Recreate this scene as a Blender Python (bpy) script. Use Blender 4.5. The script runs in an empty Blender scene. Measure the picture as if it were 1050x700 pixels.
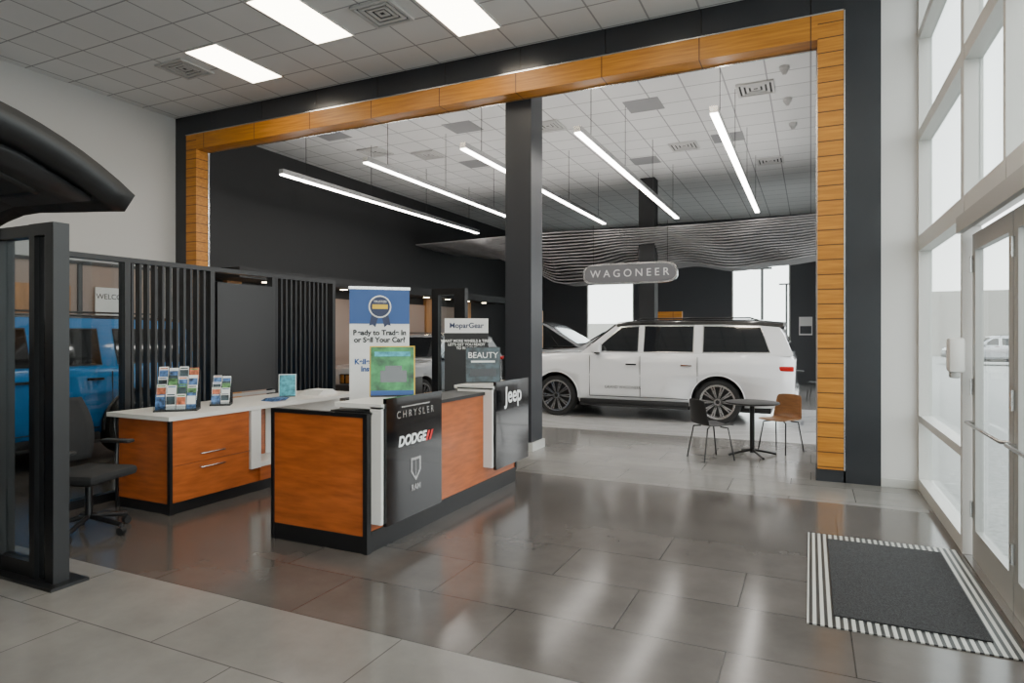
import bpy, bmesh, math, random
from mathutils import Vector, Matrix
random.seed(4)
D=bpy.data; C=bpy.context
col=C.scene.collection
PI=math.pi

# ------------------------------------------------------------ materials
def nt(name):
    m=D.materials.new(name); m.use_nodes=True
    t=m.node_tree; b=t.nodes['Principled BSDF']
    return m,t,b
def mat(name,c,rough=.5,metal=0,noise=0,nscale=8,bump=0,coat=0,stretch=None,emit=None,es=0,spec=None):
    m,t,b=nt(name)
    b.inputs['Base Color'].default_value=(*c,1)
    b.inputs['Roughness'].default_value=rough
    b.inputs['Metallic'].default_value=metal
    if spec is not None: b.inputs['Specular IOR Level'].default_value=spec
    if coat: b.inputs['Coat Weight'].default_value=coat; b.inputs['Coat Roughness'].default_value=.05
    if emit: b.inputs['Emission Color'].default_value=(*emit,1); b.inputs['Emission Strength'].default_value=es
    if noise or bump:
        tc=t.nodes.new('ShaderNodeTexCoord'); mp=t.nodes.new('ShaderNodeMapping')
        if stretch: mp.inputs['Scale'].default_value=stretch
        n=t.nodes.new('ShaderNodeTexNoise'); n.inputs['Scale'].default_value=nscale; n.inputs['Detail'].default_value=6
        t.links.new(tc.outputs['Object'],mp.inputs[0]); t.links.new(mp.outputs[0],n.inputs['Vector'])
        if noise:
            r=t.nodes.new('ShaderNodeValToRGB')
            r.color_ramp.elements[0].position=.3; r.color_ramp.elements[1].position=.7
            r.color_ramp.elements[0].color=(*[x*(1-noise) for x in c],1)
            r.color_ramp.elements[1].color=(*[min(1,x*(1+noise)) for x in c],1)
            t.links.new(n.outputs['Fac'],r.inputs[0]); t.links.new(r.outputs[0],b.inputs['Base Color'])
        if bump:
            bp=t.nodes.new('ShaderNodeBump'); bp.inputs['Strength'].default_value=bump; bp.inputs['Distance'].default_value=.01
            t.links.new(n.outputs['Fac'],bp.inputs['Height']); t.links.new(bp.outputs[0],b.inputs['Normal'])
    return m
def tile(name,c1,c2,cm,w,h,mortar,rough,off=0.0,shift=(0,0,0),nz=.15,bump=0.0):
    m,t,b=nt(name)
    tc=t.nodes.new('ShaderNodeTexCoord'); mp=t.nodes.new('ShaderNodeMapping'); mp.inputs['Location'].default_value=shift
    br=t.nodes.new('ShaderNodeTexBrick'); br.offset=off; br.squash=1
    br.inputs['Scale'].default_value=1; br.inputs['Brick Width'].default_value=w; br.inputs['Row Height'].default_value=h
    br.inputs['Mortar Size'].default_value=mortar; br.inputs['Mortar Smooth'].default_value=.1
    br.inputs['Color1'].default_value=(*c1,1); br.inputs['Color2'].default_value=(*c2,1); br.inputs['Mortar'].default_value=(*cm,1)
    t.links.new(tc.outputs['Object'],mp.inputs[0]); t.links.new(mp.outputs[0],br.inputs['Vector'])
    n=t.nodes.new('ShaderNodeTexNoise'); n.inputs['Scale'].default_value=2.2; n.inputs['Detail'].default_value=8; n.inputs['Roughness'].default_value=.65
    t.links.new(tc.outputs['Object'],n.inputs['Vector'])
    mx=t.nodes.new('ShaderNodeMix'); mx.data_type='RGBA'; mx.blend_type='OVERLAY'; mx.inputs[0].default_value=nz
    t.links.new(br.outputs['Color'],mx.inputs[6]); t.links.new(n.outputs['Fac'],mx.inputs[7])
    t.links.new(mx.outputs[2],b.inputs['Base Color'])
    mr=t.nodes.new('ShaderNodeMapRange'); mr.inputs['To Min'].default_value=rough*.75; mr.inputs['To Max'].default_value=rough*1.3
    t.links.new(n.outputs['Fac'],mr.inputs['Value']); t.links.new(mr.outputs[0],b.inputs['Roughness'])
    if bump:
        bp=t.nodes.new('ShaderNodeBump'); bp.inputs['Strength'].default_value=bump; bp.inputs['Distance'].default_value=.003; bp.invert=True
        t.links.new(br.outputs['Fac'],bp.inputs['Height']); t.links.new(bp.outputs[0],b.inputs['Normal'])
    return m
def emis(name,c,s):
    m=D.materials.new(name); m.use_nodes=True; t=m.node_tree
    t.nodes.remove(t.nodes['Principled BSDF'])
    e=t.nodes.new('ShaderNodeEmission'); e.inputs[0].default_value=(*c,1); e.inputs[1].default_value=s
    t.links.new(e.outputs[0],t.nodes['Material Output'].inputs[0]); return m
def glassmat(name,tint=(.95,.975,.97),refl=.5):
    m=D.materials.new(name); m.use_nodes=True; t=m.node_tree
    t.nodes.remove(t.nodes['Principled BSDF'])
    tr=t.nodes.new('ShaderNodeBsdfTransparent'); tr.inputs[0].default_value=(*tint,1)
    g=t.nodes.new('ShaderNodeBsdfGlossy'); g.inputs['Roughness'].default_value=.02
    f=t.nodes.new('ShaderNodeLayerWeight'); f.inputs[0].default_value=.5
    p=t.nodes.new('ShaderNodeMath'); p.operation='POWER'; p.inputs[1].default_value=5
    q=t.nodes.new('ShaderNodeMath'); q.operation='MULTIPLY_ADD'; q.inputs[1].default_value=refl; q.inputs[2].default_value=.03
    t.links.new(f.outputs['Facing'],p.inputs[0]); t.links.new(p.outputs[0],q.inputs[0])
    mx=t.nodes.new('ShaderNodeMixShader')
    t.links.new(q.outputs[0],mx.inputs[0]); t.links.new(tr.outputs[0],mx.inputs[1]); t.links.new(g.outputs[0],mx.inputs[2])
    t.links.new(mx.outputs[0],t.nodes['Material Output'].inputs[0]); return m

M={}
M['wall']=mat('wall_paint_grey',(.51,.505,.50),.7,bump=.03,nscale=60)
M['wallwhite']=mat('wall_paint_white',(.62,.605,.59),.7,bump=.03,nscale=60)
M['dark']=mat('charcoal_wall',(.018,.0185,.020),.65,bump=.03,nscale=40)
M['darkg']=mat('slate_wall',(.060,.064,.072),.6)
M['panel']=tile('charcoal_metal_panel',(.022,.024,.028),(.026,.028,.033),(.002,.002,.002),1.2,.55,.007,.24,nz=.1)
M['pillar']=mat('charcoal_pillar',(.026,.028,.034),.4)
M['ceil']=tile('acoustic_ceiling',(.70,.70,.70),(.66,.66,.66),(.32,.32,.33),.61,.61,.012,.9,nz=.1)
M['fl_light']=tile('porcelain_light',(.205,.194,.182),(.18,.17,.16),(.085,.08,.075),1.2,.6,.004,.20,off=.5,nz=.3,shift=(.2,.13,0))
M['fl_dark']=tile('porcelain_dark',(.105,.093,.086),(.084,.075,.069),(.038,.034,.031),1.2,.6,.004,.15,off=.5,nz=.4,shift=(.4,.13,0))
M['fl_show']=tile('porcelain_showroom',(.235,.222,.21),(.205,.194,.184),(.095,.09,.085),1.2,.6,.004,.14,off=.5,nz=.3)
M['pad']=mat('display_pad_white',(.52,.51,.50),.2,noise=.06,nscale=3)
M['padline']=mat('pad_line',(.16,.16,.17),.3)
M['white']=mat('white_laminate',(.70,.68,.65),.35)
M['alu']=mat('window_frame_alu',(.58,.575,.55),.4,metal=.1)
M['alud']=mat('door_frame_alu',(.38,.375,.36),.4,metal=.3)
M['silver']=mat('brushed_silver',(.6,.6,.6),.25,metal=1)
M['chrome']=mat('chrome',(.8,.8,.8),.1,metal=1)
M['rim']=mat('machined_alloy',(.48,.48,.49),.25,metal=1)
M['black']=mat('black_satin',(.008,.008,.009),.35)
M['blackg']=mat('black_gloss',(.004,.004,.005),.08,coat=.3)
M['rubber']=mat('tyre_rubber',(.012,.012,.012),.75,bump=.1,nscale=50)
M['plastic']=mat('black_plastic',(.014,.014,.015),.5)
M['gate']=mat('liftgate_trim_plastic',(.007,.007,.008),.45,bump=.05,nscale=90)
M['mesh']=mat('black_fabric',(.014,.014,.015),.9,noise=.3,nscale=200,bump=.3)
M['glass']=glassmat('clear_glass')
M['glassd']=glassmat('partition_glass',(.80,.83,.84),.6)
M['carglass']=mat('tinted_car_glass',(.010,.011,.013),.04,coat=.6)
M['carwhite']=mat('paint_white',(.78,.78,.79),.22,coat=1)
M['carblue']=mat('paint_blue',(.015,.20,.52),.22,coat=1)
M['carblack']=mat('paint_black',(.007,.007,.008),.2,coat=1)
M['carsilver']=mat('paint_silver',(.45,.46,.48),.25,metal=.4,coat=1)
M['carred']=mat('paint_red',(.3,.02,.02),.25,coat=1)
M['red']=mat('red_lens',(.45,.01,.01),.15,coat=.5)
M['redtxt']=mat('red_print',(.6,.02,.02),.4)
M['bluep']=mat('blue_print',(.012,.07,.26),.4)
M['navy']=mat('navy_print',(.006,.015,.07),.4)
M['greenp']=mat('green_print',(.03,.22,.06),.3,noise=.9,nscale=9)
M['cyanp']=mat('cyan_print',(.05,.35,.45),.4,noise=.6,nscale=20)
M['paper']=mat('paper_white',(.78,.78,.77),.6)
M['yellowp']=mat('yellow_print',(.7,.45,.03),.5)
M['lens']=mat('headlamp_lens',(.6,.62,.65),.08,metal=.5)
M['cherry']=mat('cherry_wood',(.38,.092,.019),.28,noise=.24,nscale=2.0,stretch=(2,2,14),coat=.2)
M['chairwood']=mat('walnut_ply',(.27,.125,.045),.4,noise=.2,nscale=6,stretch=(1,6,6))
M['warm']=mat('warm_wood_panel',(.42,.20,.07),.5,noise=.2,nscale=4,stretch=(4,4,.4))
M['beige']=mat('beige_panel',(.35,.26,.22),.6)
M['mat']=mat('charcoal_carpet',(.028,.028,.030),.95,noise=.8,nscale=130,bump=.8)
M['asphalt']=mat('asphalt',(.36,.36,.35),.9,noise=.2,nscale=20)
M['brick']=tile('brick_far',(.35,.22,.16),(.3,.19,.14),(.4,.38,.35),.5,.2,.02,.8)
M['lightp']=emis('led_panel',(1,.88,.70),15)
M['pend']=emis('led_line',(1,.95,.88),20)
M['ceilfill']=emis('added_ceiling_fill',(1,.95,.88),15)  # added upward glow that brightens the showroom ceiling
M['spot']=emis('downlight_lens',(1,.8,.5),25)
def amber(name,axis,step):
    m,t,b=nt(name)
    tc=t.nodes.new('ShaderNodeTexCoord'); sx=t.nodes.new('ShaderNodeSeparateXYZ'); t.links.new(tc.outputs['Object'],sx.inputs[0])
    md=t.nodes.new('ShaderNodeMath'); md.operation='PINGPONG'; md.inputs[1].default_value=step/2
    t.links.new(sx.outputs[axis],md.inputs[0])
    lt=t.nodes.new('ShaderNodeMath'); lt.operation='GREATER_THAN'; lt.inputs[1].default_value=.007
    t.links.new(md.outputs[0],lt.inputs[0])
    mp=t.nodes.new('ShaderNodeMapping'); mp.inputs['Scale'].default_value=(1,6,14) if axis!='X' else (.7,6,14)
    n=t.nodes.new('ShaderNodeTexNoise'); n.inputs['Scale'].default_value=2.5; n.inputs['Detail'].default_value=8
    t.links.new(tc.outputs['Object'],mp.inputs[0]); t.links.new(mp.outputs[0],n.inputs['Vector'])
    r=t.nodes.new('ShaderNodeValToRGB'); r.color_ramp.elements[0].position=.3; r.color_ramp.elements[1].position=.7
    r.color_ramp.elements[0].color=(.36,.13,.008,1); r.color_ramp.elements[1].color=(.58,.235,.018,1)
    t.links.new(n.outputs['Fac'],r.inputs[0])
    mx=t.nodes.new('ShaderNodeMix'); mx.data_type='RGBA'; mx.inputs[6].default_value=(.10,.035,.005,1)
    t.links.new(lt.outputs[0],mx.inputs[0]); t.links.new(r.outputs[0],mx.inputs[7]); t.links.new(mx.outputs[2],b.inputs['Base Color'])
    b.inputs['Roughness'].default_value=.45
    return m
M['amberZ']=amber('amber_wood_jamb','Z',.165)
M['amberX']=amber('amber_wood_beam','X',1.22)
def stripes(name):
    m,t,b=nt(name)
    tc=t.nodes.new('ShaderNodeTexCoord'); sx=t.nodes.new('ShaderNodeSeparateXYZ'); t.links.new(tc.outputs['Object'],sx.inputs[0])
    md=t.nodes.new('ShaderNodeMath'); md.operation='PINGPONG'; md.inputs[1].default_value=.02
    t.links.new(sx.outputs['X'],md.inputs[0])
    lt=t.nodes.new('ShaderNodeMath'); lt.operation='GREATER_THAN'; lt.inputs[1].default_value=.010
    t.links.new(md.outputs[0],lt.inputs[0])
    mx=t.nodes.new('ShaderNodeMix'); mx.data_type='RGBA'; mx.inputs[6].default_value=(.02,.02,.02,1); mx.inputs[7].default_value=(.5,.5,.47,1)
    t.links.new(lt.outputs[0],mx.inputs[0]); t.links.new(mx.outputs[2],b.inputs['Base Color']); b.inputs['Roughness'].default_value=.4
    return m
M['grate']=stripes('aluminium_grate')

# ------------------------------------------------------------ helpers
def grp(name,loc=(0,0,0),rz=0,scale=1):
    e=D.objects.new(name,None); e.empty_display_size=.1; e.location=loc; e.rotation_euler=(0,0,rz)
    e.scale=(scale,)*3 if not isinstance(scale,tuple) else scale
    col.objects.link(e); return e
def mk(name,bm,m,parent=None,smooth=False,ang=.6):
    me=D.meshes.new(name); bmesh.ops.recalc_face_normals(bm,faces=bm.faces); bm.to_mesh(me); bm.free()
    if smooth:
        for p in me.polygons: p.use_smooth=True
        me.set_sharp_from_angle(angle=ang)
    ms=m if isinstance(m,list) else [m]
    for x in ms: me.materials.append(x)
    o=D.objects.new(name,me); col.objects.link(o)
    if parent: o.parent=parent
    return o
def addbox(bm,x0,x1,y0,y1,z0,z1,mi=0,bev=0):
    v=[bm.verts.new(p) for p in [(x0,y0,z0),(x1,y0,z0),(x1,y1,z0),(x0,y1,z0),(x0,y0,z1),(x1,y0,z1),(x1,y1,z1),(x0,y1,z1)]]
    fs=[]
    for f in [(0,3,2,1),(4,5,6,7),(0,1,5,4),(1,2,6,5),(2,3,7,6),(3,0,4,7)]:
        fc=bm.faces.new([v[i] for i in f]); fc.material_index=mi; fs.append(fc)
    if bev:
        es=list({e for f in fs for e in f.edges})
        bmesh.ops.bevel(bm,geom=es,offset=bev,segments=2,affect='EDGES',profile=.5)
def box(name,x0,x1,y0,y1,z0,z1,m,parent=None,bev=0,rot=None,piv=None):
    bm=bmesh.new(); addbox(bm,x0,x1,y0,y1,z0,z1,0,bev)
    if rot is not None:
        bmesh.ops.rotate(bm,verts=bm.verts,cent=piv if piv else ((x0+x1)/2,(y0+y1)/2,(z0+z1)/2),matrix=rot)
    return mk(name,bm,m,parent,smooth=bool(bev))
def boxes(name,lst,m,parent=None,bev=0):
    bm=bmesh.new()
    for b in lst: addbox(bm,*b[:6],b[6] if len(b)>6 else 0,bev)
    return mk(name,bm,m,parent)
def cyl(name,p0,p1,r,m,parent=None,r2=None,seg=20):
    p0=Vector(p0);p1=Vector(p1);d=p1-p0
    bm=bmesh.new(); bmesh.ops.create_cone(bm,cap_ends=True,segments=seg,radius1=r,radius2=r if r2 is None else r2,depth=d.length)
    q=d.to_track_quat('Z','Y').to_matrix().to_4x4()
    bmesh.ops.transform(bm,verts=bm.verts,matrix=Matrix.Translation((p0+p1)/2)@q)
    return mk(name,bm,m,parent,smooth=True)
def tube(name,pts,r,m,parent=None,cyclic=False):
    cu=D.curves.new(name,'CURVE'); cu.dimensions='3D'; cu.bevel_depth=r; cu.bevel_resolution=3
    s=cu.splines.new('POLY'); s.points.add(len(pts)-1)
    for i,p in enumerate(pts): s.points[i].co=(*p,1)
    s.use_cyclic_u=cyclic; cu.use_fill_caps=True
    tmp=D.objects.new(name+'_c',cu); col.objects.link(tmp)
    dg=C.evaluated_depsgraph_get(); me=D.meshes.new_from_object(tmp.evaluated_get(dg))
    D.objects.remove(tmp); me.materials.clear(); me.materials.append(m)
    for p in me.polygons: p.use_smooth=True
    o=D.objects.new(name,me); col.objects.link(o)
    if parent:o.parent=parent
    return o
def poly(name,pts,m,parent=None,thick=0,direction=None):
    bm=bmesh.new(); vs=[bm.verts.new(p) for p in pts]; f=bm.faces.new(vs)
    if thick:
        r=bmesh.ops.extrude_face_region(bm,geom=[f]); n=Vector(direction)*thick
        for e in r['geom']:
            if isinstance(e,bmesh.types.BMVert): e.co+=n
    return mk(name,bm,m,parent)
def text(name,body,size,loc,rot,m,parent=None,align='CENTER',ext=.001,bold=0,shear=0):
    cu=D.curves.new(name,'FONT'); cu.body=body; cu.size=size; cu.align_x=align; cu.align_y='CENTER'; cu.extrude=ext; cu.offset=bold; cu.shear=shear
    tmp=D.objects.new(name+'_c',cu); col.objects.link(tmp)
    dg=C.evaluated_depsgraph_get(); me=D.meshes.new_from_object(tmp.evaluated_get(dg))
    D.objects.remove(tmp); me.materials.clear(); me.materials.append(m)
    me.transform(Matrix.Translation(loc)@Matrix.Rotation(rot[2],4,'Z')@Matrix.Rotation(rot[0],4,'X'))
    o=D.objects.new(name,me); col.objects.link(o)
    if parent:o.parent=parent
    return o
def lathe(name,prof,m,parent,center,axis='Y',seg=40):
    bm=bmesh.new(); rings=[]
    for i in range(seg):
        a=2*PI*i/seg; ring=[]
        for (r,h) in prof:
            if axis=='Y': p=(center[0]+r*math.cos(a),center[1]+h,center[2]+r*math.sin(a))
            else: p=(center[0]+r*math.cos(a),center[1]+r*math.sin(a),center[2]+h)
            ring.append(bm.verts.new(p))
        rings.append(ring)
    for i in range(seg):
        a=rings[i];b=rings[(i+1)%seg]
        for j in range(len(prof)-1): bm.faces.new((a[j],a[j+1],b[j+1],b[j]))
    bmesh.ops.remove_doubles(bm,verts=bm.verts,dist=.0001)
    return mk(name,bm,m,parent,smooth=True,ang=.7)
def ringloft(name,stations,m,parent,ang=.5):
    bm=bmesh.new(); R=[]
    for st in stations:
        x,pts=st
        full=[(y,z) for y,z in pts]+[(-y,z) for y,z in reversed(pts[1:-1])]
        R.append([bm.verts.new((x,y,z)) for y,z in full])
    n=len(R[0])
    for a,b in zip(R[:-1],R[1:]):
        for i in range(n): bm.faces.new((a[i],a[(i+1)%n],b[(i+1)%n],b[i]))
    bm.faces.new(R[0]); bm.faces.new(R[-1])
    return mk(name,bm,m,parent,smooth=True,ang=ang)

# ------------------------------------------------------------ ROOM SHELL
XL=-10.53; XR=1.03; YP=7.96; YB=23.0; YN=-5.0; ZC=5.58
bm=bmesh.new()
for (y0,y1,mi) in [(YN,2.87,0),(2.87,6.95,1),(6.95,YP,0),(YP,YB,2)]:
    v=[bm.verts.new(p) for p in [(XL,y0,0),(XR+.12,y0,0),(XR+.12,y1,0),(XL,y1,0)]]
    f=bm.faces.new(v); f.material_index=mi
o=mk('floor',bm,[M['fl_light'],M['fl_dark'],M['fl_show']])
box('ceiling',XL-.1,XR+.2,YN,YB+.1,ZC,ZC+.12,M['ceil'])
boxes('wall_left',[(XL-.15,XL,YN,YP,0,ZC)],M['wall'])
boxes('wall_left_showroom',[(XL-.15,XL,YP,YB,0,ZC)],M['dark'])
boxes('wall_near',[(XL,XR+.12,YN-.12,YN,0,ZC)],M['wall'])
ops=[(-7.67,-5.85),(-2.46,-.61)]
WT=4.45
L=[];x=XL
for a,b in ops: L+=[(x,a,YB,YB+.15,0,ZC),(a,b,YB,YB+.15,0,.5),(a,b,YB,YB+.15,WT,ZC)]; x=b
L.append((x,XR+.1,YB,YB+.15,0,ZC))
boxes('wall_back',L,M['darkg'])
for i,(a,b) in enumerate(ops):
    g=grp('window_%d'%(i+5))
    boxes('frame',[(a,a+.05,YB,YB+.1,.5,WT),(b-.05,b,YB,YB+.1,.5,WT),(a+.05,b-.05,YB,YB+.1,.5,.55),(a+.05,b-.05,YB,YB+.1,WT-.05,WT)],M['alud'],g)
    box('pane',a+.05,b-.05,YB+.05,YB+.06,.55,WT-.05,M['glass'],g)
L=[];y=8.3
for a,b in [(9.5,12.5),(13.5,16.5),(17.5,20.0)]:  # openings added in this unseen wall to let daylight into the showroom
    L+=[(XR-.02,XR+.1,y,a,0,ZC),(XR-.02,XR+.1,a,b,0,.4),(XR-.02,XR+.1,a,b,4.4,ZC)]; y=b
L.append((XR-.02,XR+.1,y,YB,0,ZC))
boxes('wall_right_showroom',L,M['wallwhite'])
# ---- portal
boxes('wall_portal',[(.69,XR+.02,YP,8.3,0,ZC)],M['wallwhite'])
boxes('trim_portal_charcoal',[(XL,-10.21,YP,8.2,0,ZC),(-10.21,.33,YP,8.2,5.22,ZC),(.33,.69,YP-.01,8.2,0,ZC),(.05,.35,YP-.01,8.2,0,.14)],M['panel'])
boxes('trim_portal_jamb_wood',[(.07,.33,YP-.03,8.19,.14,5.22),(-10.21,-9.95,YP-.03,8.19,0,5.22)],M['amberZ'])
boxes('trim_portal_beam_wood',[(-9.95,.07,YP-.03,8.19,4.95,5.22)],M['amberX'])
boxes('trim_portal_metal_edge',[(.33,.345,YP-.035,YP+.0,.14,5.235),(.055,.07,8.15,8.2,.14,4.95),(-9.95,.07,8.17,8.2,4.93,4.952),(-9.95,-9.935,8.17,8.2,0,4.95),(-10.225,.345,YP-.035,YP,5.22,5.235)],M['silver'])
g=grp('pillar'); boxes('shaft',[(-3.95,-3.55,8.21,8.62,.12,ZC)],M['pillar'],g); boxes('plinth',[(-3.98,-3.52,8.2,8.65,0,.12)],M['alu'],g)
g=grp('pillar'); boxes('shaft',[(-3.95,-3.55,16.0,16.4,0,ZC)],M['dark'],g)
box('baseboard_portal',.69,XR,YP-.015,YP,0,.09,M['alu'])
box('baseboard_left',XL,XL+.015,YN,YP,0,.12,M['alu'])

# ---- window wall (right)
def casing(g,ya,yb,z0,z1,ys,zs,xf=XR,xg=XR+.12,w=.06,m=M['alu']):
    L=[]
    for yy in ys: L.append((xf,xg,yy-w/2,yy+w/2,z0,z1))
    for zz,h in zs:
        pts=sorted(ys)
        for a,b in zip(pts[:-1],pts[1:]): L.append((xf+.003,xg,a+w/2,b-w/2,zz,zz+h))
    boxes('mullions',L,m,g)
g=grp('window_1')
casing(g,5.8,7.93,0,ZC,[5.8,7.93],[(0,.12),(.72,.07),(2.52,.16),(3.68,.12),(4.75,.1),(5.5,.08)])
box('pane',XR+.09,XR+.1,5.83,7.9,.12,5.5,M['glass'],g)
g=grp('window_2')
casing(g,3.5,5.8,2.45,ZC,[3.56,4.62,5.74],[(2.45,.23),(3.68,.12),(4.75,.1),(5.5,.08)])
box('pane',XR+.09,XR+.1,3.59,5.71,2.68,5.5,M['glass'],g)
g=grp('window_3')
casing(g,-1,3.5,0,ZC,[3.47,1.6,-.3],[(0,.12),(.72,.07),(2.52,.16),(3.68,.12),(4.75,.1),(5.5,.08)])
box('pane',XR+.09,XR+.1,-.27,3.44,.12,5.5,M['glass'],g)
g=grp('window_4')
casing(g,-5,-.3,0,ZC,[-.36,-2.4,-4.9],[(0,.12),(.72,.07),(2.52,.16),(3.68,.12),(5.5,.08)])
box('pane',XR+.09,XR+.1,-4.87,-.39,.12,5.5,M['glass'],g)
def door(nm,y0,y1,hy):
    g=grp(nm); x0=XR+.05;x1=XR+.1
    boxes('leaf_frame',[(x0,x1,y0,y0+.09,.01,2.38),(x0,x1,y1-.09,y1,.01,2.38),(x0,x1,y0+.09,y1-.09,.01,.22),(x0,x1,y0+.09,y1-.09,2.26,2.38)],M['alud'],g)
    box('pane',x0+.02,x0+.03,y0+.09,y1-.09,.22,2.26,M['glass'],g)
    tube('push_bar',[(x0,y0+.05,1.0),(x0-.05,y0+.05,1.0),(x0-.05,y1-.05,1.0),(x0,y1-.05,1.0)],.013,M['silver'],g)
    boxes('hinge',[(x0-.02,x0,y1-.03,y1,z,z+.12) for z in (.3,1.2,2.1)],M['silver'],g)
door('door_1',4.66,5.7,4.7); door('door_2',3.6,4.64,4.6)
boxes('trim_door',[(XR-.04,XR+.0,3.56,5.77,2.40,2.52)],M['alud'])
boxes('trim_threshold',[(XR+.0,XR+.12,3.6,5.72,0.001,.009)],M['silver'])
g=grp('hand_sanitizer_dispenser')
box('body',.925,1.03,5.64,5.77,1.36,1.62,M['white'],g,bev=.025)
box('nozzle',.94,1.0,5.66,5.75,1.32,1.37,M['alud'],g,bev=.01)
# ------------------------------------------------------------ ceiling fixtures
def panel(x0,y0):
    g=grp('ceiling_light_panel')
    boxes('trim',[(x0-.02,x0,y0-.02,y0+1.22,ZC-.015,ZC),(x0+.6,x0+.62,y0-.02,y0+1.22,ZC-.015,ZC),(x0,x0+.6,y0-.02,y0,ZC-.015,ZC),(x0,x0+.6,y0+1.2,y0+1.22,ZC-.015,ZC)],M['white'],g)
    box('diffuser',x0,x0+.6,y0,y0+1.2,ZC-.01,ZC-.001,M['lightp'],g)
for p in [(-7.9,6.12),(-6.05,5.5),(-4.2,6.12),(-2.0,5.5),(-.6,3.0),(-7.9,2.0),(-4.8,2.2),(-2.6,1.5),(-6.5,-.5),(-3.0,-2),(-.6,-1)]: panel(*p)
def diff(x,y,s=.56):
    g=grp('ceiling_air_diffuser'); L=[]
    for i in range(4):
        a=s/2-i*.07; b=a-.038
        z0=ZC-.03+i*.005; z1=ZC-.002
        L+=[(x-a,x+a,y-a,y-b,z0,z1),(x-a,x+a,y+b,y+a,z0,z1),(x-a,x-b,y-b,y+b,z0,z1),(x+b,x+a,y-b,y+b,z0,z1)]
    boxes('louvres',L,M['wall'],g); box('plenum',x-s/2+.03,x+s/2-.03,y-s/2+.03,y+s/2-.03,ZC-.006,ZC-.001,M['dark'],g)
for p in [(-8.4,6.5),(-4.75,6.4),(-.8,10.9),(-.83,15.6),(-8.5,11.2),(-4.5,11.2),(-2.4,13.6),(-6.4,14.5),(-7.6,11.9)]: diff(*p)
bm=bmesh.new()
for p in [(-6,10.6),(-2.6,10.9),(-8.6,9.9),(-3.4,14.4),(-1.5,13.4),(-7,13)]: addbox(bm,p[0]-.3,p[0]+.3,p[1]-.3,p[1]+.3,ZC-.006,ZC-.001)
mk('ceiling_speaker_grilles',bm,mat('speaker_grille',(.24,.24,.25),.7))
for p in [(-.35,10.2),(-.35,11.6),(-.3,13),(-5.6,12.6)]:
    g=grp('ceiling_dome_camera'); cyl('base',(p[0],p[1],ZC-.05),(p[0],p[1],ZC),.07,M['wall'],g); cyl('dome',(p[0],p[1],ZC-.12),(p[0],p[1],ZC-.05),.025,M['wall'],g,r2=.06)
for X in (-8.3,-6.5,-4.7,-2.9,-1.1):
    g=grp('linear_pendant_light')
    boxes('housing',[(X-.05,X+.05,8.3,15.5,4.415,4.5)],M['silver'],g)
    boxes('diffuser',[(X-.045,X+.045,8.31,15.49,4.40,4.4149)],M['pend'],g)
    boxes('ceiling_fill_glow',[(X-.035,X+.035,8.35,15.45,4.5001,4.505)],M['ceilfill'],g)  # added glowing strip on top of the housing, lifts the ceiling brightness
    boxes('cables',[(X-.004,X+.004,yy,yy+.008,4.505,ZC) for yy in (8.9,10.8,12.9,15.0)],M['black'],g)
# ------------------------------------------------------------ wave canopy
def sm(t): t=max(0,min(1,t)); return t*t*(3-2*t)
def zb(x):
    P=[(-10.4,4.2),(-8.9,4.02),(-7.6,3.65),(-6.3,3.05),(-5.3,3.08),(-4.2,3.35),(-2.9,3.5),(-1.8,3.32),(-.7,3.42),(1,3.6)]
    for (a,u),(b,v) in zip(P[:-1],P[1:]):
        if a<=x<=b: return u+(v-u)*sm((x-a)/(b-a))
    return P[-1][1]
bm=bmesh.new(); NL=17; n=160
for i in range(NL):
    f=i/(NL-1)
    fr=[]
    for k in range(n+1):
        x=-10.4+k*(11.38)/n
        ztop=4.28+.03*math.sin(x*.8+.5)
        dep=ztop-zb(x)
        z1=ztop-dep*f*.97; z0=z1-.03
        y=15.6+1.25*f**1.6+.14*math.sin(x*1.9+f*5)*f+.09*math.sin(x*3.7-f*7)*f
        fr.append((x,y,z0,z1))
    for k in range(n):
        (xa,ya,a0,a1),(xb,yb,b0,b1)=fr[k],fr[k+1]
        v=[bm.verts.new(p) for p in [(xa,ya,a0),(xb,yb,b0),(xb,18,b0),(xa,18,a0),(xa,ya,a1),(xb,yb,b1),(xb,18,b1),(xa,18,a1)]]
        for q in [(0,3,2,1),(4,5,6,7),(0,1,5,4)]: bm.faces.new([v[c] for c in q])
M['canopy']=mat('wave_felt_grey',(.30,.29,.295),.7,noise=.12,nscale=5)
o=mk('suspended_wave_canopy',bm,M['canopy'])
g=grp('hanging_brand_sign',(-3.9,14.9,3.08))
bm=bmesh.new(); w,h=1.13,.25
pts=[]
for i in range(48):
    a=2*PI*i/48; c,s=math.cos(a),math.sin(a)
    pts.append((math.copysign(abs(c)**.28,c)*w,math.copysign(abs(s)**.6,s)*h))
f=bm.faces.new([bm.verts.new((x,-.06,z)) for x,z in pts]); r=bmesh.ops.extrude_face_region(bm,geom=[f])
for e in r['geom']:
    if isinstance(e,bmesh.types.BMVert): e.co.y+=.12
mk('frame',bm,M['silver'],g)
bm=bmesh.new(); bm.faces.new([bm.verts.new((x*.96,-.064,z*.85)) for x,z in pts]); mk('face',bm,mat('sign_face_grey',(.16,.16,.17),.4),g)
text('lettering','W A G O N E E R',.25,(0,-.068,0),(PI/2,0,0),M['paper'],g)
boxes('cables',[(-.9,-.89,0,.01,.2,1.2),(.89,.9,0,.01,.2,1.2)],M['black'],g)

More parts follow.
